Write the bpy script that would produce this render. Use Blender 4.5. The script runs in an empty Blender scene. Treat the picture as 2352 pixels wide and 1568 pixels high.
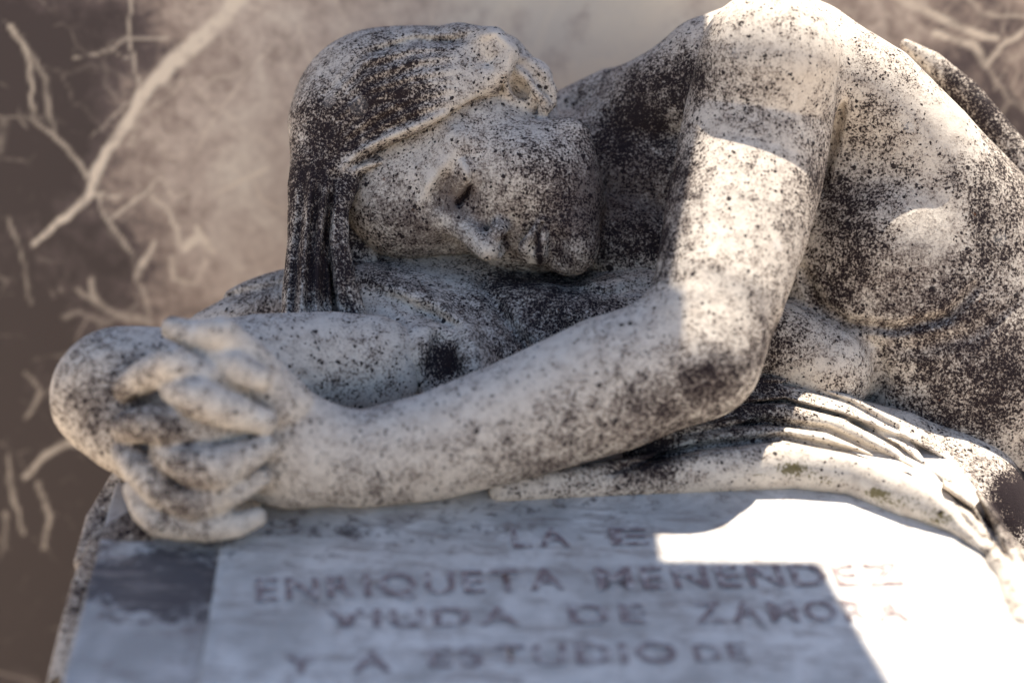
import bpy, math, random, time
import numpy as np
from mathutils import Matrix, Vector

T0 = time.time()
VOX = 0.0016          # sculpting resolution in metres
CLAY = False

# ------------------------------------------------------------------ camera
LENS, PITCH, D0 = 60.0, math.radians(16.0), 1.45
IW, IH = 2352.0, 1568.0                       # the photograph's working pixel grid
F = LENS / 36.0 * IW
CAM_Z = 1.55
scene = bpy.context.scene
cp, sp = math.cos(PITCH), math.sin(PITCH)
# camera frame: x right, y along the view, z up (columns = world axes)
CF = np.array([[1, 0, 0], [0, cp, sp], [0, -sp, cp]], float)   # local (x,y,z) -> world
ORG = np.array([0, 0, CAM_Z], float)
def L2W(p):
    return np.asarray(p, float) @ CF.T + ORG
cam_d = bpy.data.cameras.new('camera')
cam = bpy.data.objects.new('camera', cam_d)
scene.collection.objects.link(cam)
cam.location = ORG
cam.rotation_euler = (math.pi / 2 - PITCH, 0, 0)
cam_d.lens = LENS
cam_d.sensor_width = 36
cam_d.clip_start = 0.05
cam_d.clip_end = 500
cam_d.dof.use_dof = True
cam_d.dof.focus_distance = 1.46
cam_d.dof.aperture_fstop = 1.75
scene.camera = cam

# ------------------------------------------------------------------ sky and sun
SUN_L = np.array([0.13, -0.01, 1.0]); SUN_L /= np.linalg.norm(SUN_L)   # towards the sun, camera frame
SUN = CF @ SUN_L
world = bpy.data.worlds.new('World'); scene.world = world; world.use_nodes = True
nt = world.node_tree; nt.nodes.clear()
sky = nt.nodes.new('ShaderNodeTexSky'); sky.sky_type = 'NISHITA'; sky.sun_disc = False
sky.sun_elevation = math.asin(SUN[2])
sky.sun_rotation = math.atan2(SUN[0], SUN[1])
sky.air_density = 1.0; sky.dust_density = 1.0; sky.ozone_density = 1.6
bg = nt.nodes.new('ShaderNodeBackground'); bg.inputs['Strength'].default_value = 0.08
wo = nt.nodes.new('ShaderNodeOutputWorld')
nt.links.new(sky.outputs[0], bg.inputs[0]); nt.links.new(bg.outputs[0], wo.inputs[0])
sun_d = bpy.data.lights.new('sun', 'SUN'); sun_d.energy = 5.0; sun_d.angle = math.radians(0.4)
sun_d.color = (1.0, 0.90, 0.76)
sun = bpy.data.objects.new('sun', sun_d); scene.collection.objects.link(sun)
sun.rotation_euler = Vector(SUN).to_track_quat('Z', 'Y').to_euler()
sun.location = (0.6, 1.5, 4)
vs = scene.view_settings
vs.view_transform = 'Standard'; vs.look = 'None'; vs.gamma = 1.0; vs.use_curve_mapping = False
vs.exposure = 1.18

# ------------------------------------------------------------------ helpers
def P(u, v, d):
    """pixel direction + distance behind the focus plane -> camera-frame metres"""
    y = D0 + d
    return np.array([(u - IW / 2) * y / F, y, -(v - IH / 2) * y / F])
def S(r, d):
    return r * (D0 + d) / F
def uv_of(p):
    return IW / 2 + F * p[..., 0] / p[..., 1], IH / 2 - F * p[..., 2] / p[..., 1]

def smin(a, b, k):
    if k <= 0: return np.minimum(a, b)
    h = np.maximum(k - np.abs(a - b), 0) / k
    return np.minimum(a, b) - h * h * k * 0.25

class Sculpt:
    """implicit clay: primitives in the camera frame, meshed with surface nets"""
    def __init__(self):
        self.ops = []
    def _add(self, kind, f, lo, hi, k):
        self.ops.append((kind, f, np.asarray(lo) - k - 0.012, np.asarray(hi) + k + 0.012, k))
    def chain(self, pts, k=0.02, op='u', local=False, flat=None):
        if local: A = np.array([p[:3] for p in pts], float); R = np.array([p[3] for p in pts], float)
        else:
            A = np.array([P(*p[:3]) for p in pts]); R = np.array([S(p[3], p[2]) for p in pts])
        def f(q):
            d = None
            for i in range(len(A) - 1):
                ab = A[i + 1] - A[i]
                w = q - A[i]
                h = np.clip((w @ ab) / (ab @ ab), 0, 1)
                e = np.sqrt(((w - h[..., None] * ab) ** 2).sum(-1)) - (R[i] + h * (R[i + 1] - R[i]))
                d = e if d is None else np.minimum(d, e)
            return d
        m = R.max()
        self._add(op, f, A.min(0) - m, A.max(0) + m, k)
    def ell(self, c, r, k=0.02, op='u', rot=None, local=False):
        """c=(u,v,d) r=(ru,rd,rv) in pixels; rot = degrees in the picture plane or 3x3 (rows = axes)"""
        if local: C = np.array(c, float); Rr = np.array(r, float)
        else: C = P(*c); Rr = np.array([S(x, c[2]) for x in r])
        if rot is None: M = np.eye(3)
        elif np.isscalar(rot):
            a = math.radians(rot); M = np.array([[math.cos(a), 0, -math.sin(a)], [0, 1, 0], [math.sin(a), 0, math.cos(a)]])
        else: M = np.array(rot)
        def f(q):
            w = (q - C) @ M.T
            k0 = np.sqrt(((w / Rr) ** 2).sum(-1)); k1 = np.sqrt(((w / (Rr * Rr)) ** 2).sum(-1)) + 1e-9
            return k0 * (k0 - 1) / k1
        m = Rr.max()
        self._add(op, f, C - m, C + m, k)
    def ridge(self, pts, amp, width, d0=-9, d1=9):
        """raise (amp>0) or groove (amp<0) the surface along a line; pts (u,v[,scale])"""
        Q = np.array([p[:2] for p in pts], float); W = np.array([p[2] if len(p) > 2 else 1.0 for p in pts])
        y0, y1 = D0 + max(d0, -0.5), D0 + min(d1, 0.6)
        c = []
        for (u, v) in Q:
            for yy in (y0, y1):
                for s in (-1, 1):
                    c.append([(u + s * 2.5 * width - IW / 2) * yy / F, yy, -(v + s * 2.5 * width - IH / 2) * yy / F])
        c = np.array(c)
        def f(q):
            u, v = uv_of(q); best = np.full(u.shape, 1e9); sc = np.zeros(u.shape)
            for i in range(len(Q) - 1):
                a = Q[i]; ab = Q[i + 1] - a; L2 = ab @ ab + 1e-9
                h = np.clip(((u - a[0]) * ab[0] + (v - a[1]) * ab[1]) / L2, 0, 1)
                e = (u - a[0] - h * ab[0]) ** 2 + (v - a[1] - h * ab[1]) ** 2
                m = e < best
                best = np.where(m, e, best); sc = np.where(m, W[i] + h * (W[i + 1] - W[i]), sc)
            mask = 1 / (1 + np.exp(-(q[..., 1] - y0) / 0.004)) * 1 / (1 + np.exp((q[..., 1] - y1) / 0.004))
            return amp * sc * np.exp(-best / (width * width)) * mask
        self._add('b', f, c.min(0), c.max(0), 0.0)
    def custom(self, kind, f, lo, hi, k):
        self._add(kind, f, lo, hi, k)
    def evaluate(self, q, lo, hi):
        D = np.full(q.shape[:-1], 0.08)
        for kind, f, a, b, k in self.ops:
            if np.any(a > hi) or np.any(b < lo): continue
            if kind == 'u': D = smin(D, f(q), k)
            elif kind == 's': D = -smin(-D, f(q), k)
            elif kind == 'i': D = -smin(-D, -f(q), k)
            else: D = D - f(q)
        return D
    def mesh(self, lo, hi, vox):
        lo = np.array(lo, float); hi = np.array(hi, float)
        B = 28
        n = np.ceil((hi - lo) / vox).astype(int); nb = -(-n // B)
        stride = np.array([1, 4000, 4000 * 4000], np.int64)
        VK, VP, QK = [], [], []
        cs = np.linspace(0, 1, 6)
        coarse = np.stack(np.meshgrid(cs, cs, cs, indexing='ij'), -1)
        for bx in range(nb[0]):
            for by in range(nb[1]):
                for bz in range(nb[2]):
                    o = np.array([bx, by, bz]) * B; p0 = lo + o * vox; ext = (B + 1) * vox
                    e = self.evaluate(p0 + coarse * ext, p0, p0 + ext)
                    if np.abs(e).min() > ext * 0.30: continue
                    g = np.arange(B + 2)
                    I = np.stack(np.meshgrid(g, g, g, indexing='ij'), -1)
                    D = self.evaluate(p0 + I * vox, p0, p0 + ext + vox)
                    s = D < 0
                    if s.all() or not s.any(): continue
                    # cell vertices
                    cc = np.zeros((B + 1,) * 3, int)
                    for dx in (0, 1):
                        for dy in (0, 1):
                            for dz in (0, 1):
                                cc += s[dx:dx + B + 1, dy:dy + B + 1, dz:dz + B + 1]
                    cx, cy, cz = np.nonzero((cc > 0) & (cc < 8))
                    if len(cx) == 0: continue
                    acc = np.zeros((len(cx), 3)); cnt = np.zeros(len(cx))
                    for ax in range(3):
                        for i in (0, 1):
                            for j in (0, 1):
                                of = [0, 0, 0]; of[(ax + 1) % 3] = i; of[(ax + 2) % 3] = j
                                a = D[cx + of[0], cy + of[1], cz + of[2]]
                                of2 = list(of); of2[ax] = 1
                                b = D[cx + of2[0], cy + of2[1], cz + of2[2]]
                                m = (a < 0) != (b < 0)
                                t = np.where(m, a / np.where(m, a - b, 1), 0)
                                pt = np.tile(np.array(of, float), (len(cx), 1)); pt[:, ax] = t
                                acc += pt * m[:, None]; cnt += m
                    loc = acc / cnt[:, None]
                    C = np.stack([cx, cy, cz], -1)
                    VK.append(((C + o) * stride).sum(-1)); VP.append(p0 + (C + loc) * vox)
                    for ax in range(3):
                        a1, a2 = (ax + 1) % 3, (ax + 2) % 3
                        sl0 = [slice(1, B + 1)] * 3; sl1 = [slice(1, B + 1)] * 3
                        sl0[ax] = slice(0, B); sl1[ax] = slice(1, B + 1)
                        sa, sb = s[tuple(sl0)], s[tuple(sl1)]
                        for flip, m in ((0, sa & ~sb), (1, ~sa & sb)):
                            E = np.argwhere(m)
                            if len(E) == 0: continue
                            E = E + 1; E[:, ax] -= 1
                            e1 = np.zeros(3, int); e1[a1] = 1; e2 = np.zeros(3, int); e2[a2] = 1
                            q = [E - e1 - e2, E - e2, E, E - e1]
                            if flip: q = q[::-1]
                            QK.append(np.stack([((x + o) * stride).sum(-1) for x in q], -1))
        VK = np.concatenate(VK); VP = np.concatenate(VP); QK = np.concatenate(QK)
        keys, idx = np.unique(VK, return_index=True)
        V = VP[idx]
        Q = np.searchsorted(keys, QK)
        Q = Q[(Q < len(keys)).all(1)]
        ok = (keys[Q] == QK[(np.searchsorted(keys, QK) < len(keys)).all(1)]).all(1)
        return V, Q[ok]

def make_mesh(name, V, Q, mat, parent=None, attrs=None, smooth=True):
    me = bpy.data.meshes.new(name)
    me.vertices.add(len(V)); me.vertices.foreach_set('co', L2W(V).astype(np.float32).ravel())
    me.loops.add(Q.size); me.loops.foreach_set('vertex_index', Q.astype(np.int32).ravel())
    me.polygons.add(len(Q)); me.polygons.foreach_set('loop_start', np.arange(0, Q.size, Q.shape[1], dtype=np.int32))
    me.polygons.foreach_set('use_smooth', np.full(len(Q), smooth))
    me.update(calc_edges=True); me.validate()
    for k, a in (attrs or {}).items():
        if a.ndim == 1:
            at = me.attributes.new(k, 'FLOAT', 'POINT'); at.data.foreach_set('value', a.astype(np.float32))
        else:
            at = me.attributes.new(k, 'FLOAT_VECTOR', 'POINT'); at.data.foreach_set('vector', a.astype(np.float32).ravel())
    ob = bpy.data.objects.new(name, me); scene.collection.objects.link(ob)
    me.materials.append(mat)
    if parent: ob.parent = parent
    return ob

def tag(o, label=None, cat=None, kind=None, group=None):
    if label: o['label'] = label
    if cat: o['category'] = cat
    if kind: o['kind'] = kind
    if group: o['group'] = group

# ------------------------------------------------------------------ materials
class NT:
    def __init__(self, name):
        self.m = bpy.data.materials.new(name); self.m.use_nodes = True
        self.t = self.m.node_tree; self.b = self.t.nodes['Principled BSDF']
    def n(self, typ, **kw):
        x = self.t.nodes.new('ShaderNode' + typ)
        for k, v in kw.items(): setattr(x, k, v)
        return x
    def link(self, a, b): self.t.links.new(a, b)
    def val(self, sock, v):
        if isinstance(v, (int, float, tuple, list)): sock.default_value = v
        else: self.link(v, sock)
    def math(self, op, a, b=0.0, c=None, clamp=False):
        x = self.n('Math', operation=op, use_clamp=clamp)
        self.val(x.inputs[0], a); self.val(x.inputs[1], b)
        if c is not None: self.val(x.inputs[2], c)
        return x.outputs[0]
    def noise(self, vec, scale, detail=4, rough=0.55, dist=0.0):
        x = self.n('TexNoise'); self.link(vec, x.inputs['Vector'])
        x.inputs['Scale'].default_value = scale; x.inputs['Detail'].default_value = detail
        x.inputs['Roughness'].default_value = rough; x.inputs['Distortion'].default_value = dist
        return x.outputs['Fac']
    def voro(self, vec, scale, feature='F1', rnd=1.0):
        x = self.n('TexVoronoi', feature=feature); self.link(vec, x.inputs['Vector'])
        x.inputs['Scale'].default_value = scale; x.inputs['Randomness'].default_value = rnd
        return x
    def step(self, x, lo, hi):
        r = self.n('MapRange', interpolation_type='SMOOTHSTEP')
        self.val(r.inputs['Value'], x); self.val(r.inputs['From Min'], lo); self.val(r.inputs['From Max'], hi)
        return r.outputs[0]
    def mix(self, fac, a, b):
        x = self.n('Mix', data_type='RGBA'); self.val(x.inputs[0], fac)
        self.val(x.inputs[6], a); self.val(x.inputs[7], b)
        return x.outputs[2]
    def attr(self, name):
        x = self.n('Attribute', attribute_name=name); return x
    def coord(self):
        return self.n('TexCoord').outputs['Object']

def weathered(name, light=(0.69, 0.63, 0.55, 1), dark=(0.017, 0.012, 0.015, 1), brown=(0.18, 0.135, 0.105, 1)):
    t = NT(name); co = t.coord()
    g = t.attr('grime').outputs['Fac']; olive = t.attr('olive').outputs['Fac']
    big = t.noise(co, 17, 5, 0.62); mid = t.noise(co, 90, 5, 0.65); fine = t.noise(co, 430, 4, 0.7); grain = t.noise(co, 1500, 2, 0.6)
    # mottled marble
    base = t.mix(t.step(mid, 0.35, 0.7), light, (light[0] * 0.80, light[1] * 0.78, light[2] * 0.77, 1))
    base = t.mix(t.math('MULTIPLY', t.step(grain, 0.5, 0.75), 0.35), base, brown)
    # soft brown film
    gb = t.math('ADD', g, t.math('MULTIPLY', t.math('SUBTRACT', big, 0.5), 1.2))
    base = t.mix(t.math('MULTIPLY', t.step(t.math('ADD', gb, t.math('MULTIPLY', t.math('SUBTRACT', fine, 0.5), 1.1)), 0.40, 1.0), 0.75), base, brown)
    film = t.attr('film').outputs['Fac']
    fl = t.step(t.math('ADD', film, t.math('ADD', t.math('MULTIPLY', t.math('SUBTRACT', fine, 0.5), 1.5), t.math('MULTIPLY', t.math('SUBTRACT', mid, 0.5), 0.8))), 0.25, 0.85)
    base = t.mix(t.math('MULTIPLY', fl, 0.85), base, (0.105, 0.082, 0.076, 1))
    # fine black crust
    fin2 = t.noise(co, 800, 3, 0.7)
    f1 = t.math('ADD', t.math('MULTIPLY', fine, 0.65), t.math('MULTIPLY', fin2, 0.35))
    kk = t.math('ADD', gb, t.math('MULTIPLY', t.math('SUBTRACT', mid, 0.5), 1.1))
    thr = t.math('SUBTRACT', 0.665, t.math('MULTIPLY', kk, 0.27))
    crust = t.step(t.math('SUBTRACT', f1, thr), -0.01, 0.06)
    halo = t.step(t.math('SUBTRACT', f1, thr), -0.11, 0.03)
    base = t.mix(t.math('MULTIPLY', halo, 0.62), base, (0.14, 0.105, 0.092, 1))
    # lichen dots of several sizes
    wob = t.n('VectorMath', operation='ADD'); t.link(co, wob.inputs[0])
    nz = t.n('TexNoise'); t.link(co, nz.inputs['Vector']); nz.inputs['Scale'].default_value = 300; nz.inputs['Detail'].default_value = 2
    ms = t.n('VectorMath', operation='SCALE'); t.link(nz.outputs['Color'], ms.inputs[0]); ms.inputs['Scale'].default_value = 0.004
    t.link(ms.outputs[0], wob.inputs[1])
    def dots(scale, amount, rmax):
        v = t.voro(wob.outputs[0], scale)
        sep = t.n('SeparateColor'); t.link(v.outputs['Color'], sep.inputs[0])
        on = t.math('LESS_THAN', sep.outputs[0], t.math('MULTIPLY', t.math('ADD', kk, 0.10), amount))
        rad = t.math('MULTIPLY', t.math('ADD', sep.outputs[1], 0.35), rmax)
        dd = t.step(t.math('SUBTRACT', rad, v.outputs['Distance']), 0.0, 0.10)
        return t.math('MULTIPLY', on, dd)
    d1 = dots(160, 0.30, 0.32); d2 = dots(360, 0.60, 0.42); d3 = dots(80, 0.06, 0.26)
    blk = t.math('MAXIMUM', t.math('MAXIMUM', crust, d1), t.math('MAXIMUM', d2, d3))
    blk = t.math('MULTIPLY', blk, t.math('ADD', 0.80, t.math('MULTIPLY', grain, 0.3)), clamp=True)
    col = t.mix(blk, base, dark)
    # pale lichen rosettes
    v = t.voro(wob.outputs[0], 38); sep = t.n('SeparateColor'); t.link(v.outputs['Color'], sep.inputs[0])
    ros = t.math('MULTIPLY', t.math('LESS_THAN', sep.outputs[0], 0.10), t.step(t.math('SUBTRACT', t.math('MULTIPLY', t.math('ADD', sep.outputs[1], 0.3), 0.27), v.outputs['Distance']), 0.0, 0.05))
    ros = t.math('MULTIPLY', ros, t.step(fine, 0.38, 0.56))
    col = t.mix(t.math('MULTIPLY', ros, t.math('SUBTRACT', 0.55, t.math('MULTIPLY', gb, 0.6)), clamp=True), col, (0.66, 0.66, 0.65, 1))
    # olive moss
    mo = t.step(t.math('ADD', olive, t.math('MULTIPLY', t.math('SUBTRACT', fine, 0.5), 1.6)), 0.45, 0.65)
    col = t.mix(t.math('MULTIPLY', mo, 0.9), col, (0.12, 0.10, 0.035, 1))
    # rare orange lichen
    orr = t.math('MULTIPLY', t.step(t.noise(co, 160, 2), 0.745, 0.775), 0.45)
    col = t.mix(orr, col, (0.22, 0.10, 0.05, 1))
    if CLAY: col = (0.5, 0.5, 0.5, 1)
    t.val(t.b.inputs['Base Color'], col)
    t.b.inputs['Roughness'].default_value = 0.78; t.b.inputs['Specular IOR Level'].default_value = 0.10
    h = t.math('ADD', t.math('MULTIPLY', fine, 0.6), t.math('ADD', t.math('MULTIPLY', mid, 0.7), t.math('MULTIPLY', blk, 0.35)))
    bm = t.n('Bump'); bm.inputs['Strength'].default_value = 0.55; bm.inputs['Distance'].default_value = 0.0016
    t.link(h, bm.inputs['Height']); t.link(bm.outputs[0], t.b.inputs['Normal'])
    return t.m

M_STONE = weathered('weathered_marble')

def slab_mat(name, light):
    t = NT(name); co = t.coord(); g = t.attr('grime').outputs['Fac']
    big = t.noise(co, 14, 5, 0.6, 0.5); mid = t.noise(co, 70, 5, 0.65); fine = t.noise(co, 400, 4, 0.7)
    base = t.mix(t.step(big, 0.35, 0.68), light, tuple(c * 0.62 for c in light[:3]) + (1,))
    base = t.mix(t.math('MULTIPLY', t.step(mid, 0.50, 0.68), 0.55), base, (0.30, 0.26, 0.24, 1))
    gb = t.math('ADD', g, t.math('MULTIPLY', t.math('SUBTRACT', mid, 0.5), 2.2))
    base = t.mix(t.math('MULTIPLY', t.step(gb, 0.25, 0.75), 0.9), base, (0.055, 0.045, 0.050, 1))
    base = t.mix(t.math('MULTIPLY', t.step(fine, 0.62, 0.72), 0.6), base, (0.12, 0.10, 0.09, 1))
    st = t.n('Mapping'); t.link(co, st.inputs['Vector']); st.inputs['Scale'].default_value = (0.35, 1.6, 1.6)
    streak = t.noise(st.outputs[0], 45, 6, 0.7)
    base = t.mix(t.math('MULTIPLY', t.step(streak, 0.50, 0.62), 0.6), base, (0.26, 0.22, 0.20, 1))
    t.link(base, t.b.inputs['Base Color']); t.b.inputs['Roughness'].default_value = 0.6
    bm = t.n('Bump'); bm.inputs['Strength'].default_value = 0.4; bm.inputs['Distance'].default_value = 0.001
    t.link(t.math('ADD', mid, t.math('MULTIPLY', fine, 0.5)), bm.inputs['Height']); t.link(bm.outputs[0], t.b.inputs['Normal'])
    return t.m
M_SLAB = slab_mat('slab_marble', (0.58, 0.55, 0.52, 1))
M_PLAQUE = slab_mat('plaque_marble', (0.68, 0.655, 0.62, 1))

def letter_mat():
    t = NT('worn_letter_paint'); co = t.coord(); w = t.noise(t.n('NewGeometry').outputs['Position'], 130, 4, 0.65)
    c = t.mix(t.step(w, 0.46, 0.62), (0.22, 0.165, 0.165, 1), (0.50, 0.46, 0.44, 1))
    t.link(c, t.b.inputs['Base Color']); t.b.inputs['Roughness'].default_value = 0.7
    return t.m
M_LETTER = letter_mat()

def wall_mat():
    t = NT('veined_marble'); co = t.coord()
    tone = t.attr('tone').outputs['Fac']; vein = t.attr('vein').outputs['Fac']
    a = t.noise(co, 16, 6, 0.62, 0.8); b = t.noise(co, 80, 5, 0.6)
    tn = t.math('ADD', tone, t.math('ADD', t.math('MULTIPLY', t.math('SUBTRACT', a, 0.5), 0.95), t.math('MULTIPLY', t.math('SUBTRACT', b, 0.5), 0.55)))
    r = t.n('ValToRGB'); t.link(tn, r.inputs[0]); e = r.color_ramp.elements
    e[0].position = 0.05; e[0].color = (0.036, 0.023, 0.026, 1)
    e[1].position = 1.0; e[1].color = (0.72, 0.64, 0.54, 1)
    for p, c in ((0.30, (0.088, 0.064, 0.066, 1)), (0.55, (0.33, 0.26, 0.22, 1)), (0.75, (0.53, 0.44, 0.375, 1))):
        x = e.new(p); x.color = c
    vf = t.math('MULTIPLY', vein, t.math('MULTIPLY', t.math('ADD', 0.6, t.math('MULTIPLY', b, 0.9)), t.math('ADD', 0.65, t.math('MULTIPLY', t.step(t.noise(co, 42, 4, 0.6), 0.36, 0.56), 0.5))), clamp=True)
    wav = t.voro(co, 24, 'DISTANCE_TO_EDGE'); 
    thin = t.math('MULTIPLY', t.math('SUBTRACT', 1.0, t.step(wav.outputs['Distance'], 0.0, 0.06)), t.math('MULTIPLY', t.step(a, 0.5, 0.7), 0.30))
    c = t.mix(t.math('MAXIMUM', vf, thin), r.outputs[0], (0.80, 0.70, 0.57, 1))
    t.link(c, t.b.inputs['Base Color']); t.b.inputs['Roughness'].default_value = 0.5
    return t.m
M_WALL = wall_mat()

# ------------------------------------------------------------------ slab plane (under the arm)
AX = np.array([-430 / F, 1.0, 0.577]); AX /= np.linalg.norm(AX)          # away from the viewer
BX = np.array([1.0, 0.108, 0.003]); BX -= AX * (BX @ AX); BX /= np.linalg.norm(BX)
NX = np.cross(BX, AX); NX /= np.linalg.norm(NX)
if NX[2] < 0: NX = -NX
SP0 = P(1176, 1150, -0.103)
def on_plane(u, v, off=0.0):
    r = np.array([(u - IW / 2) / F, 1.0, -(v - IH / 2) / F])
    return r * (((SP0 + NX * off) @ NX) / (r @ NX))

# ------------------------------------------------------------------ marble wall behind
YW = 0.34 + D0 + 0.02
def wall_hit(p):      # follow the sunlight back from a shadow edge to the wall plane (world-vertical)
    w = L2W(p); n = np.array([0, 1.0, 0]); yw = L2W(P(1176, 300, 0.31))[1]
    s = (yw - w[1]) / SUN[1]
    return w + SUN * s
WALL_Y = L2W(P(1176, 300, 0.31))[1]
# vein drawing
VEINS = [
 ([(575, -60, 22), (520, 40, 24), (430, 115, 24), (390, 145, 24), (330, 215, 19), (300, 280, 15), (245, 345, 15), (215, 400, 15), (212, 440, 13), (180, 475, 9), (140, 505, 10), (75, 565, 7)], 1.0),
 ([(25, 60, 10), (60, 115, 8), (70, 200, 6), (80, 280, 6), (125, 310, 7), (160, 350, 8), (195, 395, 7), (205, 430, 6)], .6),
 ([(60, 110, 8), (100, 180, 9), (115, 260, 9), (130, 310, 8)], .35),
 ([(300, -40, 5), (300, 110, 5), (310, 170, 6), (322, 210, 6)], .5), ([(170, 130, 5), (255, 115, 6), (290, 92, 6), (400, 88, 6)], .45),
 ([(250, 115, 4), (300, 140, 4)], .4), ([(215, 310, 4), (260, 270, 5), (300, 235, 5)], .4),
 ([(225, 445, 6), (285, 458, 4)], .7), ([(225, 450, 6), (245, 500, 7), (270, 540, 6), (300, 585, 5)], .6),
 ([(262, 500, 7), (330, 450, 6), (370, 405, 5), (400, 450, 6), (440, 440, 5)], .65), ([(345, 450, 7), (385, 475, 7), (405, 520, 8), (410, 560, 10)], .75),
 ([(420, 570, 14), (455, 540, 18), (490, 580, 12), (450, 520, 10)], .9), ([(350, 560, 8), (330, 600, 14), (310, 640, 10)], .7),
 ([(390, 590, 9), (400, 640, 10), (450, 650, 9), (470, 600, 8)], .6), ([(210, 640, 10), (220, 690, 12)], .5), ([(330, 660, 8), (345, 720, 9)], .5),
 ([(450, 340, 6), (520, 240, 6), (580, 150, 6), (640, 90, 6)], .45), ([(610, 385, 8), (560, 415, 12), (500, 445, 8)], .6),
 ([(570, 390, 6), (600, 450, 7), (660, 490, 6)], .55), ([(690, 60, 6), (715, 160, 8), (690, 230, 6)], .4), ([(350, 300, 5), (380, 360, 5), (420, 350, 5)], .35),
 ([(430, 180, 4), (480, 230, 7), (500, 260, 5)], .4), ([(20, 500, 6), (50, 600, 6), (75, 700, 5)], .35),
 ([(60, 1100, 10), (110, 1040, 14), (160, 1010, 16), (230, 1025, 12)], .6), ([(20, 1050, 7), (30, 1140, 8), (50, 1230, 7)], .5),
 ([(90, 1110, 8), (110, 1180, 9), (100, 1260, 6)], .5), ([(10, 1180, 8), (10, 1260, 6)], .5), ([(60, 860, 6), (100, 900, 9), (60, 960, 7)], .35),
 ([(180, 660, 7), (260, 720, 14), (340, 740, 20)], .35), ([(1010, -30, 8), (990, 60, 8)], .4), ([(760, -20, 6), (800, 60, 7), (770, 120, 5)], .4),
 ([(1560, -60, 70), (1400, 90, 90), (1290, 230, 70)], .85), ([(1200, -30, 40), (1150, 60, 40)], .55), ([(1290, -20, 14), (1230, 120, 16)], .4),
 ([(2040, -20, 14), (2130, 30, 16), (2220, 70, 15), (2290, 85, 12)], .7), ([(2150, 80, 12), (2240, 105, 15), (2262, 150, 12)], .75),
 ([(2360, 70, 10), (2300, 105, 11), (2262, 150, 10)], .7), ([(2200, -30, 10), (2260, 30, 9), (2360, 40, 8)], .45), ([(2262, 150, 7), (2320, 230, 8), (2370, 260, 7)], .35)]
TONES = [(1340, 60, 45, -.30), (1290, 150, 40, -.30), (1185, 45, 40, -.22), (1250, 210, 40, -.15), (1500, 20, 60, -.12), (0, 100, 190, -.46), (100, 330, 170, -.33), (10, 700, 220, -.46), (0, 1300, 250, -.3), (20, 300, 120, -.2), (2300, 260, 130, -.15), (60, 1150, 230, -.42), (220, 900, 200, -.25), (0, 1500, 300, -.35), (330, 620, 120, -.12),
         (1250, 60, 300, .30), (1450, 120, 200, .30), (700, 500, 200, .08), (650, 60, 200, .05), (20, 350, 150, -.25), (150, 150, 150, -.15), (620, 330, 200, .10), (560, 600, 120, .06), (2250, 120, 230, -.14), (2352, 350, 150, -.15), (250, 30, 130, -.18), (350, 150, 120, -.08), (240, 560, 110, -.12)]
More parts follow.
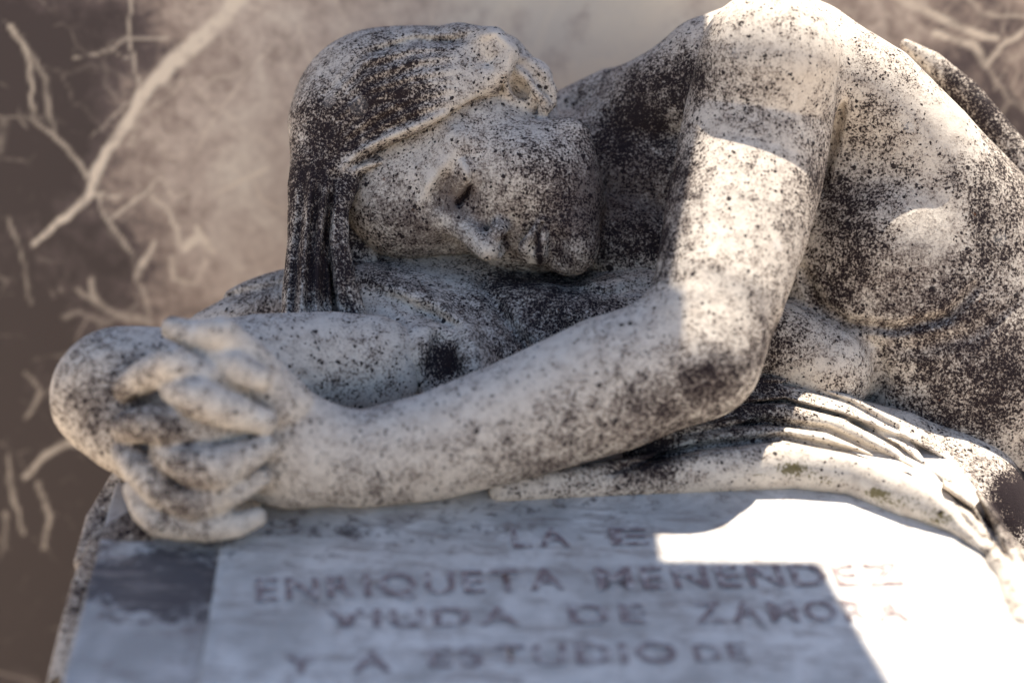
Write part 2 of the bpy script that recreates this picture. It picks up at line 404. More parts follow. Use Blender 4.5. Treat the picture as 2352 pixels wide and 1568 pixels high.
def build_stele():
    z0 = 0.0; x0, x1 = -1.1, 1.3
    low = L2W(P(1176, -40, 0.31))[2] + 0.10
    hi_top = 3.0
    xs = np.arange(-0.75, 0.75 + 1e-6, 0.0032)
    zc = L2W(P(1176, 784, 0.31))[2]
    zs = np.arange(zc - 0.75, low, 0.0032)
    X, Z = np.meshgrid(xs, zs, indexing='ij')
    Wp = np.stack([X, np.full(X.shape, WALL_Y), Z], -1)
    Lp = (Wp - ORG) @ CF
    u, v = uv_of(Lp)
    rng = np.random.RandomState(4)
    # irregular vein edges
    ph = rng.rand(12) * 6.28
    wu = u + 3 * np.sin(v / 33 + ph[0]) + 1.5 * np.sin(v / 9 + u / 17 + ph[1]) + 1 * np.sin(u / 6 + ph[4])
    wv = v + 3 * np.sin(u / 37 + ph[2]) + 1.5 * np.sin(u / 11 - v / 19 + ph[3]) + 1 * np.sin(v / 5.5 + ph[5])
    vein = np.zeros(u.shape)
    for pts, a in VEINS:
        w_big = max(p[2] for p in pts) > 20
        for i in range(len(pts) - 1):
            (ax, ay, aw), (bx, by, bw) = pts[i], pts[i + 1]
            dx, dy = bx - ax, by - ay
            h = np.clip(((wu - ax) * dx + (wv - ay) * dy) / (dx * dx + dy * dy), 0, 1)
            e = np.sqrt((wu - ax - h * dx) ** 2 + (wv - ay - h * dy) ** 2); w = aw + h * (bw - aw)
            vein = np.maximum(vein, a * np.clip(1.7 - 1.6 * e / (w if w_big else .75 * w), 0, 1))
    rf = np.random.RandomState(11)
    for _ in range(150):
        cx, cy = rf.uniform(200, 2500), rf.uniform(-150, 900); ang = rf.uniform(0, 6.28); a = rf.uniform(.08, .34); w = rf.uniform(1.4, 4.0)
        for k in range(rf.randint(2, 6)):
            L = rf.uniform(25, 90); nx_, ny_ = cx + L * math.cos(ang), cy + L * math.sin(ang)
            dx, dy = nx_ - cx, ny_ - cy
            sel = (np.abs(u - (cx + nx_) / 2) < L / 2 + 30) & (np.abs(v - (cy + ny_) / 2) < L / 2 + 30)
            if sel.any():
                us, vs_ = wu[sel], wv[sel]
                h = np.clip(((us - cx) * dx + (vs_ - cy) * dy) / (L * L), 0, 1)
                e = np.sqrt((us - cx - h * dx) ** 2 + (vs_ - cy - h * dy) ** 2)
                vein[sel] = np.maximum(vein[sel], a * np.exp(-(e / (1.3 * w)) ** 2))
            cx, cy = nx_, ny_; ang += rf.choice([-1, 1]) * rf.uniform(.3, 1.1); w *= rf.uniform(.7, 1.3)
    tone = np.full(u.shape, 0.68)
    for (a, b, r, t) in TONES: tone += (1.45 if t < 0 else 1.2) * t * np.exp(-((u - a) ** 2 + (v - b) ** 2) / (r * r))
    nx, nz = X.shape
    idx = np.arange(nx * nz).reshape(nx, nz)
    Q = np.stack([idx[:-1, :-1], idx[1:, :-1], idx[1:, 1:], idx[:-1, 1:]], -1).reshape(-1, 4)
    return Lp.reshape(-1, 3), Q, vein.ravel(), tone.ravel(), low, hi_top

def prism(name, poly_xz, y0, y1, mat, parent=None, attrs=None):
    """outline in the wall plane given real thickness (world coordinates)"""
    n = len(poly_xz)
    V = [(x, y0, z) for x, z in poly_xz] + [(x, y1, z) for x, z in poly_xz]
    Fc = [tuple(range(n)), tuple(range(2 * n - 1, n - 1, -1))] + [(i, i + n, (i + 1) % n + n, (i + 1) % n) for i in range(n)]
    me = bpy.data.meshes.new(name); me.from_pydata(V, [], Fc); me.update()
    for k, a in (attrs or {}).items():
        at = me.attributes.new(k, 'FLOAT', 'POINT'); at.data.foreach_set('value', np.full(2 * n, a, np.float32))
    ob = bpy.data.objects.new(name, me); scene.collection.objects.link(ob); me.materials.append(mat)
    if parent: ob.parent = parent
    return ob

wall = bpy.data.objects.new('marble_wall', None); scene.collection.objects.link(wall)
wall.location = (0, WALL_Y, 0)
tag(wall, 'brown and beige veined marble wall standing behind the mourning figure', 'wall', 'thing')
def keep_world(ob, parent):
    ob.parent = parent; ob.matrix_parent_inverse = Matrix.Translation(parent.location).inverted()
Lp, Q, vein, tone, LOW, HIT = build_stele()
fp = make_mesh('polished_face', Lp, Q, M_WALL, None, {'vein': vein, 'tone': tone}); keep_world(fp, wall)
# block behind the polished face: low on the right; the tall left part is unseen and added
c = prism('stone_core', [(-0.75, 0.0), (0.75, 0.0), (0.75, LOW), (-0.75, LOW)], WALL_Y + 0.002, WALL_Y + 0.12, M_WALL, None, {'tone': 0.5, 'vein': 0.0})
keep_world(c, wall)
ZC = 2.45
def shade_hit(p):
    w = L2W(p); return w + SUN * ((ZC - w[2]) / SUN[2])
EDGE = [shade_hit(p) for p in (P(1642, 30, -.02), P(1562, 500, -.088), P(1540, 690, -.10), on_plane(1508, 1190), on_plane(1520, 1286), on_plane(1880, 1290), on_plane(2045, 1568))]
EDGE.append(EDGE[-1] + (EDGE[-1] - EDGE[-2]) * 1.3)
for e in EDGE: print('roof edge', e.round(3))
poly = [(-0.36, LOW + .002), (0.10, LOW + .002), (0.10, ZC - .001), (-0.36, ZC - .001)]
c = prism('added_support', poly, WALL_Y + 0.0, WALL_Y + 0.12, M_WALL, None, {'tone': 0.5, 'vein': 0.0}); keep_world(c, wall)  # unseen support added for the shading plate
def shade_canopy():  # unseen stone plate, added and outlined to cast the wanted shadow edges
    pl = [(-0.38, WALL_Y + .75), (EDGE[0][0] + .04, WALL_Y + .75)] + [(e[0], e[1]) for e in EDGE] + [(-0.38, EDGE[-1][1])]
    n = len(pl); V = [(x, y, ZC) for x, y in pl] + [(x, y, ZC + .07) for x, y in pl]
    Fc = [tuple(range(n - 1, -1, -1)), tuple(range(n, 2 * n))] + [(i, (i + 1) % n, (i + 1) % n + n, i + n) for i in range(n)]
    me = bpy.data.meshes.new('added_canopy'); me.from_pydata(V, [], Fc); me.update()
    for k, a_ in (('tone', .6), ('vein', 0.0)):
        at = me.attributes.new(k, 'FLOAT', 'POINT'); at.data.foreach_set('value', np.full(2 * n, a_, np.float32))
    ob = bpy.data.objects.new('added_canopy', me); scene.collection.objects.link(ob); me.materials.append(M_WALL); keep_world(ob, wall)
shade_canopy()

# ------------------------------------------------------------------ ground, pedestal, slab, plaque
def quad_ground():
    me = bpy.data.meshes.new('ground'); s = 60
    me.from_pydata([(-s, -s, 0), (s, -s, 0), (s, s, 0), (-s, s, 0)], [], [(0, 1, 2, 3)]); me.update()
    ob = bpy.data.objects.new('ground', me); scene.collection.objects.link(ob)
    t = NT('gravel_ground'); co = t.coord(); n = t.noise(co, 30, 6, 0.7)
    t.link(t.mix(n, (0.46, 0.37, 0.28, 1), (0.58, 0.48, 0.37, 1)), t.b.inputs['Base Color']); t.b.inputs['Roughness'].default_value = 0.95
    me.materials.append(t.m); tag(ob, 'pale gravel ground around the tomb', 'ground', 'structure')
quad_ground()

def slab_grid(name, c00, c10, c11, c01, thick, n, m, mat, grime):
    """bevel-edged plate: c00 near-left, c10 near-right, c11 far-right, c01 far-left (camera frame, on its top)"""
    s = np.linspace(0, 1, n); t = np.linspace(0, 1, m)
    Sg, Tg = np.meshgrid(s, t, indexing='ij')
    top = (c00 * ((1 - Sg) * (1 - Tg))[..., None] + c10 * (Sg * (1 - Tg))[..., None] + c11 * (Sg * Tg)[..., None] + c01 * ((1 - Sg) * Tg)[..., None])
    V = list(top.reshape(-1, 3)); idx = np.arange(n * m).reshape(n, m)
    Qs = list(np.stack([idx[:-1, :-1], idx[1:, :-1], idx[1:, 1:], idx[:-1, 1:]], -1).reshape(-1, 4))
    rim = list(idx[:, 0]) + list(idx[-1, 1:]) + list(idx[-2::-1, -1]) + list(idx[0, -2:0:-1])
    cen = top.reshape(-1, 3).mean(0); k = len(rim); base = len(V); rng = np.random.RandomState(7)
    rings = [(0.002, 0.0009), (0.003, 0.003), (0.003, thick)]
    prev = rim
    for out, dn in rings:
        new = []
        for r in rim:
            o = V[r] - cen; o = o - NX * (o @ NX); o /= np.linalg.norm(o)
            V.append(V[r] + o * (out + rng.rand() * 0.0008) - NX * dn); new.append(len(V) - 1)
        for i in range(k): Qs.append([prev[(i + 1) % k], prev[i], new[i], new[(i + 1) % k]])
        prev = new
    V = np.array(V); Qs = np.array(Qs)
    u, v = uv_of(V); g = np.zeros(len(V))
    for (a, b, ra, rb, t_) in grime: g += t_ * np.exp(-((u - a) / ra) ** 2 - ((v - b) / rb) ** 2)
    return make_mesh(name, V, Qs, mat, None, {'grime': g})

tomb = bpy.data.objects.new('tomb_slab', None); scene.collection.objects.link(tomb)
tomb.location = L2W(on_plane(1176, 1500, -0.3)) * np.array([1, 1, 0])
tag(tomb, 'inclined grey marble tomb slab with a raised inscribed plaque under the clasped arms', 'tomb', 'thing')
OFF = 0.006
def far(p, dist): return p + AX * dist
pl_l0, pl_l1 = on_plane(466, 1568), on_plane(514, 1250)
sl_l0, sl_l1 = on_plane(150, 1568, -OFF), on_plane(219, 1310, -OFF)
r0, r1 = on_plane(2520, 1600), on_plane(2300, 1300)
dn = (pl_l0 - pl_l1); dn /= np.linalg.norm(dn); ds = (sl_l0 - sl_l1); ds /= np.linalg.norm(ds); dr = (r0 - r1); dr /= np.linalg.norm(dr)
near = 0.16
slab = slab_grid('slab', sl_l1 + ds * 0.30, r1 - NX * OFF + dr * 0.42 + BX * .03, r1 - NX * OFF - dr * 0.22 + BX * .03, sl_l1 - ds * 0.16, 0.07, 40, 30, M_SLAB,
                 [(380, 1320, 230, 70, 1.0), (260, 1350, 100, 50, .5), (430, 1400, 130, 35, .5)])
keep_world(slab, tomb)
plaque = slab_grid('plaque', pl_l1 + dn * 0.27, r1 + dr * 0.38, r1 - dr * 0.20, pl_l1 - dn * 0.16, OFF - 0.001, 60, 40, M_PLAQUE,
                   [(700, 1215, 500, 30, .45), (1250, 1165, 300, 25, .35), (700, 1255, 160, 20, .3), (545, 1262, 25, 25, .5)])
keep_world(plaque, tomb)
# block below the slab
def block_below():
    a = [sl_l1 + ds * 0.27, r1 + dr * 0.36, r1 - dr * 0.17, sl_l1 - ds * 0.13]
    tops = [L2W(p - NX * 0.075) for p in a]
    V = [tuple(t) for t in tops] + [(t[0], t[1], 0.002) for t in tops]
    Fc = [(0, 1, 2, 3), (7, 6, 5, 4)] + [(i, i + 4, (i + 1) % 4 + 4, (i + 1) % 4) for i in range(4)]
    me = bpy.data.meshes.new('pedestal'); me.from_pydata(V, [], Fc); me.update()
    at = me.attributes.new('grime', 'FLOAT', 'POINT'); at.data.foreach_set('value', np.full(8, 0.2, np.float32))
    ob = bpy.data.objects.new('pedestal', me); scene.collection.objects.link(ob); me.materials.append(M_SLAB); keep_world(ob, tomb)
block_below()

# ------------------------------------------------------------------ inscription
def letters(text, u0, u1, vb, vt, skip=''):
    """one mesh per letter, laid between two pixel columns on the plaque plane"""
    A, Bp, C = on_plane(u0, vb[0], 0.0012), on_plane(u1, vb[1], 0.0012), on_plane(u0, vt, 0.0012)
    bx = Bp - A; W = np.linalg.norm(bx); bx /= W
    up = np.cross(NX, bx); hgt = (C - A) @ up
    cu = bpy.data.curves.new('tmp', 'FONT'); cu.body = text; cu.size = 1.0; cu.offset = 0.018; cu.space_character = 1.12; cu.resolution_u = 4
    # letter advance widths measured from the built-in font
    def measure(s):
        cu.body = s; o = bpy.data.objects.new('tmp', cu); scene.collection.objects.link(o)
        bpy.context.view_layer.update(); me = bpy.data.meshes.new_from_object(o.evaluated_get(bpy.context.evaluated_depsgraph_get()))
        bpy.data.objects.remove(o); return me
    X = 0.0; items = []
    for ch in text:
        if ch == ' ': X += 0.45; continue
        me = measure(ch); co = np.zeros(len(me.vertices) * 3); me.vertices.foreach_get('co', co); co = co.reshape(-1, 3)
        items.append((ch, me, co, X - co[:, 0].min())); X += co[:, 0].ptp() if hasattr(co, 'ptp') else np.ptp(co[:, 0]); X += 0.16
    X -= 0.16; sx = W / X; sy = hgt / 0.70
    for ch, me, co, dx in items:
        l = A + np.outer((co[:, 0] + dx) * sx, bx) + np.outer(co[:, 1] * sy, up)
        me.vertices.foreach_set('co', L2W(l).astype(np.float32).ravel()); me.update(); me.name = 'letter'
        ob = bpy.data.objects.new('letter', me); scene.collection.objects.link(ob); me.materials.clear(); me.materials.append(M_LETTER)
        ob.parent = plaque; ob.matrix_parent_inverse = (Matrix.Translation(tomb.location)).inverted() @ Matrix.Translation(tomb.location)
letters('LA', 1180, 1312, (1256, 1252), 1214)
letters('E', 1405, 1492, (1250, 1249), 1212)
letters('ENRIQUETA', 588, 1300, (1378, 1350), 1328)
letters('MENENDEZ', 1375, 2080, (1352, 1340), 1302)
letters('VIUDA', 752, 1195, (1440, 1432), 1400)
letters('DE', 1310, 1490, (1430, 1428), 1388)
letters('ZAMORA', 1600, 2090, (1428, 1422), 1382)
letters('Y', 650, 730, (1545, 1545), 1505)
letters('A', 810, 900, (1540, 1540), 1495)
letters('ESTUDIO', 985, 1560, (1530, 1518), 1484)
letters('DE', 1600, 1720, (1516, 1512), 1478)

# ------------------------------------------------------------------ the statue
statue = bpy.data.objects.new('mourning_statue', None); scene.collection.objects.link(statue)
statue.location = L2W(on_plane(1500, 1120, 0.0))
tag(statue, 'weathered marble statue of a mourning woman, head resting on her clasped arms', 'statue')

# head frame: rows = up (to the crown), forward (nose), side (towards the visible ear)
HR = np.array([[-.924, .187, .332], [-.364, -.695, -.620], [.115, -.694, .711]])
_q, _r = np.linalg.qr(HR.T); HR = (_q * np.sign(np.diag(_r))).T
HSC = 1.03
HO = P(1137, 362, 0.095)
def hp(u, f, s): return HO + HR.T @ (HSC * np.array([u, f, s]))

body = Sculpt()
# --- head
def hell(u, f, s, ru, rf, rs, k, op='u'):
    body.ell(hp(u, f, s), (ru * HSC, rf * HSC, rs * HSC), k, op, HR, True)
def hch(pts, k, op='u'):
    body.chain([(*hp(*p[:3]), p[3] * HSC) for p in pts], k, op, True)
hell(.035, -.012, 0, .084, .092, .072, .01)
hell(-.025, .035, 0, .088, .060, .060, .03)
for s in (1, -1):
    hch([(-.066, .004, .050 * s, .016), (-.098, .070, .016 * s, .016)], .03)
    hell(-.045, .052, .036 * s, .030, .026, .024, .03)
hell(-.105, .083, 0, .016, .014, .017, .02)
for s in (1, -1):
    hch([(.020, .088, .006 * s, .008), (.026, .082, .026 * s, .0085), (.016, .060, .050 * s, .008)], .02)
    hell(-.001, .1005, .031 * s, .013, .016, .019, .016, 's')
    hell(.000, .0755, .031 * s, .0125, .0135, .0165, .006)
hch([(.022, .090, 0, .0095), (-.010, .1015, 0, .0092), (-.040, .1155, 0, .0098)], .012)
for s in (1, -1):
    hell(-.0435, .1005, .0120 * s, .0078, .0115, .0062, .008)
    hell(-.0525, .104, .0075 * s, .0055, .006, .0040, .003, 's')
for s_ in (1, -1):
    hch([(-.0670, .0985, .003 * s_, .0056), (-.0705, .0965, .012 * s_, .0050), (-.0745, .0875, .022 * s_, .0026)], .006)
    hch([(-.0805, .0975, 0, .0062), (-.0800, .0945, .010 * s_, .0055), (-.0758, .0870, .020 * s_, .0028)], .006)
hch([(-.0740, .1050, 0, .0018), (-.0746, .0980, .012, .0018), (-.0752, .0885, .022, .0018)], .003, 's')
hch([(-.0945, .100, 0, .005), (-.093, .094, .014, .004)], .014, 's')
body.ell((928, 462, .068), (140, 125, 132), .03)
body.ell((1225, 395, .058), (100, 82, 86), .025)
# eyelid slit of the visible eye
hch([(-.0035, .090, .018, .0016), (-.0065, .0905, .030, .0018), (-.0045, .083, .044, .0016)], .003, 's')
# --- ear, lying uppermost
body.ell((1200, 200, .066), (76, 50, 62), .012, rot=-40)
body.chain([(1158, 128, .055, 13), (1208, 140, .05, 13), (1243, 168, .046, 14), (1266, 207, .048, 14), (1266, 236, .05, 14), (1250, 250, .045, 15)], .005)
body.chain([(1172, 152, .045, 10), (1206, 178, .04, 10), (1230, 210, .038, 10), (1248, 230, .04, 11)], .005)
body.chain([(1150, 170, .045, 12), (1162, 190, .04, 11), (1168, 208, .042, 10)], .006)
body.ell((1208, 198, .052), (64, 24, 50), .006, rot=-42)
body.ell((1194, 203, .040), (18, 50, 29), .004, 's', rot=-38)
body.ell((1143, 190, .044), (10, 36, 14), .003, 's')
body.chain([(1186, 136, .040, 7), (1221, 162, .036, 8), (1244, 197, .036, 7)], .003, 's')
# brow, lids and small folds of the face
body.ridge([(1046, 348, .4), (1012, 385, 1), (985, 425, 1), (966, 462, .5)], .0042, 15, -.05, .09)
body.ridge([(1062, 372, .4), (1072, 400, 1), (1078, 422, .8)], .0045, 9, -.05, .09)
body.ridge([(1084, 405, .3), (1080, 425, .8), (1072, 445, 1.2), (1054, 468, .8)], -.0062, 6.5, -.05, .09)
body.ridge([(1020, 410, .6), (1008, 440, 1), (1010, 470, .8)], -.0042, 15, -.05, .09)
body.ridge([(1165, 500, .6), (1185, 520, 1), (1200, 545, .5)], -.0020, 12, -.05, .09)
# --- torso
body.chain([(1860, 350, .172, 295), (2040, 625, .170, 330)], .05)
body.chain([(1860, 150, .060, 135), (2000, 220, .058, 122), (2125, 335, .060, 115), (2235, 475, .072, 112), (2330, 630, .09, 110)], .035)
body.chain([(2065, 650, .155, 320), (2210, 850, .13, 275)], .06)
body.ell((2045, 565, .085), (203, 190, 184), .010)
body.chain([(1780, 800, .060, 110), (1890, 850, .058, 115)], .008)
body.chain([(2100, 930, .09, 90), (2240, 990, .08, 95), (2300, 1030, .08, 75)], .03)
# --- shoulders and neck
body.chain([(1760, 150, .08, 160), (1640, 175, .09, 140), (1540, 230, .10, 120), (1440, 300, .12, 110)], .03)
body.chain([(1290, 260, .14, 50), (1400, 205, .13, 48), (1490, 210, .11, 75)], .012)
body.chain([(1330, 380, .12, 120), (1450, 410, .115, 130), (1560, 420, .11, 140)], .010)
body.chain([(1430, 560, .085, 110), (1530, 600, .08, 110)], .012)
# --- near arm
body.chain([(1764, 140, -.010, 160), (1742, 270, .010, 170), (1718, 400, -.004, 172), (1690, 520, -.030, 168), (1652, 670, -.062, 152), (1600, 803, -.076, 143)], .03)
body.chain([(1590, 815, -.076, 146), (1520, 838, -.078, 152), (1400, 882, -.086, 158), (1200, 958, -.100, 140), (1000, 1024, -.112, 124), (830, 1055, -.120, 112), (720, 1040, -.128, 118)], .02)
# --- far arm with bent wrist
body.chain([(850, 850, -.03, 128), (760, 850, -.035, 135), (600, 860, -.055, 140), (400, 885, -.085, 132), (285, 905, -.095, 140)], .02)
body.chain([(275, 915, -.10, 138), (300, 985, -.12, 100), (360, 1010, -.135, 80)], .03)
# --- clasped hands
body.ell((600, 985, -.135), (120, 90, 170), .03, rot=-20)
body.ell((440, 1040, -.128), (152, 92, 168), .02)
FK = .003
def finger(pts): body.chain([(u, v, d, r * 1.13) for (u, v, d, r) in pts], FK)
finger([(398, 754, -.150, 25), (440, 768, -.166, 30), (508, 770, -.174, 38), (580, 840, -.160, 46), (645, 930, -.150, 64)])
finger([(462, 806, -.160, 31), (545, 845, -.182, 34), (594, 868, -.186, 27)])
finger([(292, 888, -.155, 30), (345, 858, -.172, 36), (398, 838, -.182, 39), (470, 872, -.180, 38), (545, 905, -.165, 36)])
finger([(405, 895, -.180, 34), (455, 915, -.195, 41), (540, 946, -.192, 37), (606, 968, -.182, 27)])
finger([(290, 980, -.168, 33), (345, 974, -.186, 39), (400, 982, -.186, 39), (470, 1000, -.180, 36), (580, 1000, -.165, 34)])
finger([(380, 1040, -.180, 34), (440, 1068, -.193, 42), (500, 1074, -.195, 44), (560, 1050, -.190, 34), (612, 1026, -.182, 24)])
finger([(286, 1040, -.165, 28), (325, 1082, -.178, 34), (365, 1125, -.180, 34), (420, 1150, -.176, 34), (500, 1160, -.170, 34)])
finger([(400, 1140, -.176, 32), (450, 1152, -.184, 36), (530, 1130, -.184, 30), (602, 1094, -.175, 21)])
finger([(312, 1125, -.160, 26), (335, 1170, -.168, 31), (365, 1198, -.172, 31), (420, 1205, -.168, 32)])
finger([(400, 1200, -.168, 32), (470, 1208, -.176, 33), (545, 1204, -.175, 27), (590, 1187, -.170, 20)])

# creases: under the breast, arm against the torso, between the fingers
body.ridge([(1845, 620, .4), (1880, 695, 1), (1950, 742, 1), (2060, 756, 1), (2180, 728, 1), (2240, 660, .3)], -.0095, 13, -.02, .12)
body.ridge([(1960, 130, .2), (1945, 200, .8), (1922, 280, 1), (1900, 360, 1), (1885, 430, .6)], -.010, 15, .02, .12)
body.ridge([(1990, 960, .6), (2030, 880, 1), (2020, 800, .7), (1960, 745, .3)], -.006, 16, .0, .14)
body.ridge([(2010, 790, .2), (2100, 800, 1), (2230, 770, 1), (2330, 700, .4)], -.004, 22, .0, .16)
body.ridge([(1640, 560, .3), (1600, 660, 1), (1540, 700, .6)], .003, 30, -.2, .0)

# --- hair
hair = Sculpt()
def hhell(u, f, s, ru, rf, rs, k, op='u'): hair.ell(hp(u, f, s), (ru * HSC, rf * HSC, rs * HSC), k, op, HR, True)
hair.ell((885, 278, .105), (216, 205, 212), .03)
hair.ell((1030, 265, .092), (190, 195, 196), .03)
HN1 = np.array([.734, -.246, .633]); HN1 /= np.linalg.norm(HN1)
def face_cut(q):
    w = (q - HO) @ HR.T / HSC
    c1 = -((w[..., 0] - .039) * HN1[0] + (w[..., 1] - .054) * HN1[1] + (np.abs(w[..., 2]) - .060) * HN1[2])
    c2 = w[..., 1] - (.002 + .2 * w[..., 0])
    return smin(c1, c2, .02) * HSC
hair.custom('i', face_cut, HO - .2, HO + .2, .008)
hair.ell((1212, 200, .03), (80, 75, 64), .006, 's', rot=-40)
# lock falling to the arm
hair.chain([(770, 300, .06, 95), (735, 430, .04, 74), (722, 560, .02, 62), (712, 680, .0, 64), (712, 740, -.01, 62)], .03)
hair.chain([(790, 420, .10, 70), (800, 540, .085, 70), (815, 640, .07, 70)], .02)
hair.chain([(800, 428, .025, 22), (772, 480, .012, 28), (772, 560, .0, 30), (785, 650, -.012, 34), (805, 720, -.015, 36)], .012)
# swept lock over the ear and coil behind it
hair.chain([(1060, 105, .07, 48), (1130, 100, .045, 38), (1165, 130, .035, 28), (1150, 170, .03, 20), (1105, 190, .035, 14)], .015)
hair.chain([(1150, 150, .09, 70), (1215, 195, .09, 50), (1245, 230, .085, 28)], .02)
# hair strands, carved as ridges and grooves
R_ = hair.ridge
R_([(779, 388, .6), (820, 350, 1), (867, 327, 1), (955, 290, 1), (1016, 262, .3)], .0075, 13)
R_([(800, 392, .5), (845, 380, 1), (902, 371, 1), (955, 352, 1), (1000, 312, .3)], .0060, 12)
R_([(790, 392, .4), (860, 352, 1), (950, 322, 1), (1005, 288, .4)], -.0050, 10)
R_([(850, 120, .3), (950, 100, 1), (1040, 95, 1), (1090, 80, .5)], -.005, 10)
_rs = np.random.RandomState(3)
_top = np.array([(1062, 88), (950, 88), (832, 125), (748, 215), (702, 340)], float); _bot = np.array([(1020, 252), (955, 282), (880, 318), (815, 352), (768, 405)], float)
for _i, _t in enumerate(np.linspace(0.04, .93, 13)):
    _l = _top + (_bot - _top) * _t + _rs.randn(5, 2) * 4
    R_([(x, y, w) for (x, y), w in zip(_l, (.3, .9, 1, 1, .4))], (.0022 if _i % 2 else -.0026) * (.35 + 1.1 * _rs.rand()), 7 + 5 * _rs.rand())
for dx, am in ((-34, -.0045), (-18, .004), (-3, -.0045), (13, .004), (28, -.004)):
    R_([(740 + dx * 1.2, 380, .2), (728 + dx, 470, 1), (716 + dx, 580, 1), (712 + dx * 1.1, 680, 1), (712 + dx * 1.2, 740, 1)], am, 8)
R_([(762, 450, .5), (752, 540, 1), (762, 640, 1), (772, 720, 1)], -.006, 8)
R_([(778, 480, .5), (775, 560, 1), (790, 660, 1), (800, 720, 1)], -.003, 6)
R_([(1085, 85, .5), (1140, 75, 1), (1178, 110, 1), (1165, 165, .6)], .004, 10)

# --- drapery
cloth = Sculpt()
cloth.chain([(820, 735, .04, 75), (930, 780, .01, 85), (1060, 840, -.01, 80)], .03)
cloth.chain([(1000, 800, .04, 110), (1200, 778, .04, 130), (1350, 778, .035, 128), (1480, 745, .05, 125)], .05)
cloth.chain([(800, 660, .09, 90), (930, 660, .10, 110), (1080, 690, .10, 110)], .04)
cloth.chain([(790, 700, .035, 75), (900, 712, .045, 80), (1000, 728, .05, 80), (1100, 755, .05, 95)], .03)
cloth.chain([(1100, 730, .11, 120), (1260, 720, .115, 130), (1440, 690, .12, 140)], .04)
cloth.chain([(980, 820, -.03, 80), (1040, 860, -.03, 90)], .015)
cloth.ell((640, 735, .12), (240, 110, 110), .02, rot=-18)
cloth.chain([(1018, 780, -.045, 26), (1020, 880, -.06, 40)], .012, 's')
# folds under the elbow
cloth.chain([(1150, 1125, -.10, 28), (1350, 1105, -.085, 40), (1600, 1078, -.070, 56), (1820, 1064, -.060, 60), (1960, 1082, -.062, 58), (2090, 1136, -.085, 60), (2210, 1200, -.100, 58), (2285, 1262, -.125, 48), (2325, 1330, -.155, 40), (2345, 1430, -.195, 34)], .012)
cloth.chain([(1480, 1040, -.045, 50), (1700, 1010, -.035, 52), (1880, 1030, -.030, 50), (2080, 1110, -.045, 52), (2240, 1205, -.075, 54), (2330, 1310, -.115, 46), (2370, 1420, -.15, 40)], .012)
cloth.chain([(1600, 960, -.015, 45), (1780, 950, .0, 42), (1930, 985, .0, 40), (2060, 1060, -.010, 42), (2190, 1160, -.035, 46), (2300, 1270, -.07, 48), (2380, 1400, -.11, 44)], .010)
cloth.chain([(1620, 910, .01, 40), (1780, 900, .02, 34), (1930, 935, .02, 30), (2050, 1000, .015, 32), (2150, 1090, .01, 40)], .010)
cloth.chain([(1960, 975, .03, 22), (2080, 985, .035, 26), (2200, 1050, .03, 30), (2280, 1150, .02, 34), (2360, 1290, .0, 40)], .010)
cloth.ell((1880, 1050, .062), (420, 190, 150), .02, rot=10)
cloth.ell((2180, 1140, .065), (170, 180, 150), .02)
cloth.ell((2230, 1230, .03), (120, 110, 150), .03)
cloth.chain([(2330, 1120, .08, 60), (2400, 1200, .06, 90)], .02)
C_ = cloth.ridge
C_([(1400, 1085, .3), (1600, 1028, 1), (1800, 1004, 1), (1950, 1036, 1), (2100, 1085, 1), (2230, 1172, 1), (2300, 1270, .6)], -.011, 9)
C_([(1560, 1000, .3), (1760, 968, 1), (1900, 986, 1), (2040, 1050, 1), (2170, 1140, 1), (2260, 1240, .6)], -.009, 8)
C_([(1620, 935, .4), (1800, 922, 1), (1940, 958, 1), (2060, 1026, 1), (2160, 1110, .6)], -.008, 7)
C_([(1700, 878, .4), (1830, 885, 1), (1950, 925, 1), (2060, 985, .8)], -.006, 7)
C_([(1960, 968, .6), (2080, 1010, 1), (2180, 1070, 1), (2250, 1165, 1), (2320, 1290, .6)], -.009, 8)
C_([(2020, 985, .5), (2120, 1020, 1), (2210, 1080, 1), (2290, 1190, 1)], .006, 9)
C_([(2080, 1185, .4), (2180, 1225, 1), (2260, 1275, 1)], -.005, 7)
# wrinkles under the head
C_([(830, 620, .3), (900, 660, 1), (1000, 690, 1), (1080, 760, 1), (1110, 850, .5)], .007, 22)
C_([(870, 670, .3), (960, 715, 1), (1050, 750, .8)], -.006, 16)
C_([(1110, 650, .4), (1150, 720, 1), (1210, 800, 1), (1230, 860, .6)], -.009, 16)
C_([(1230, 680, .4), (1310, 720, 1), (1420, 720, .5)], .006, 24)
C_([(1290, 660, .4), (1390, 680, 1), (1480, 660, .6)], -.007, 14)
C_([(430, 715, .5), (540, 680, 1), (650, 655, .6)], -.006, 12)
# rolled band along the back
cloth.chain([(2080, 102, .10, 12), (2140, 142, .095, 24), (2220, 218, .09, 34), (2305, 330, .085, 42), (2400, 480, .08, 50)], .01)
# cloth hanging over the left end of the slab
cloth.chain([(560, 1190, -.12, 55), (430, 1212, -.135, 60), (320, 1225, -.145, 58), (245, 1258, -.150, 46), (196, 1345, -.165, 32), (162, 1460, -.185, 29), (128, 1620, -.21, 32)], .02)
cloth.chain([(300, 1130, -.08, 60), (240, 1200, -.10, 44), (200, 1290, -.13, 30)], .02)

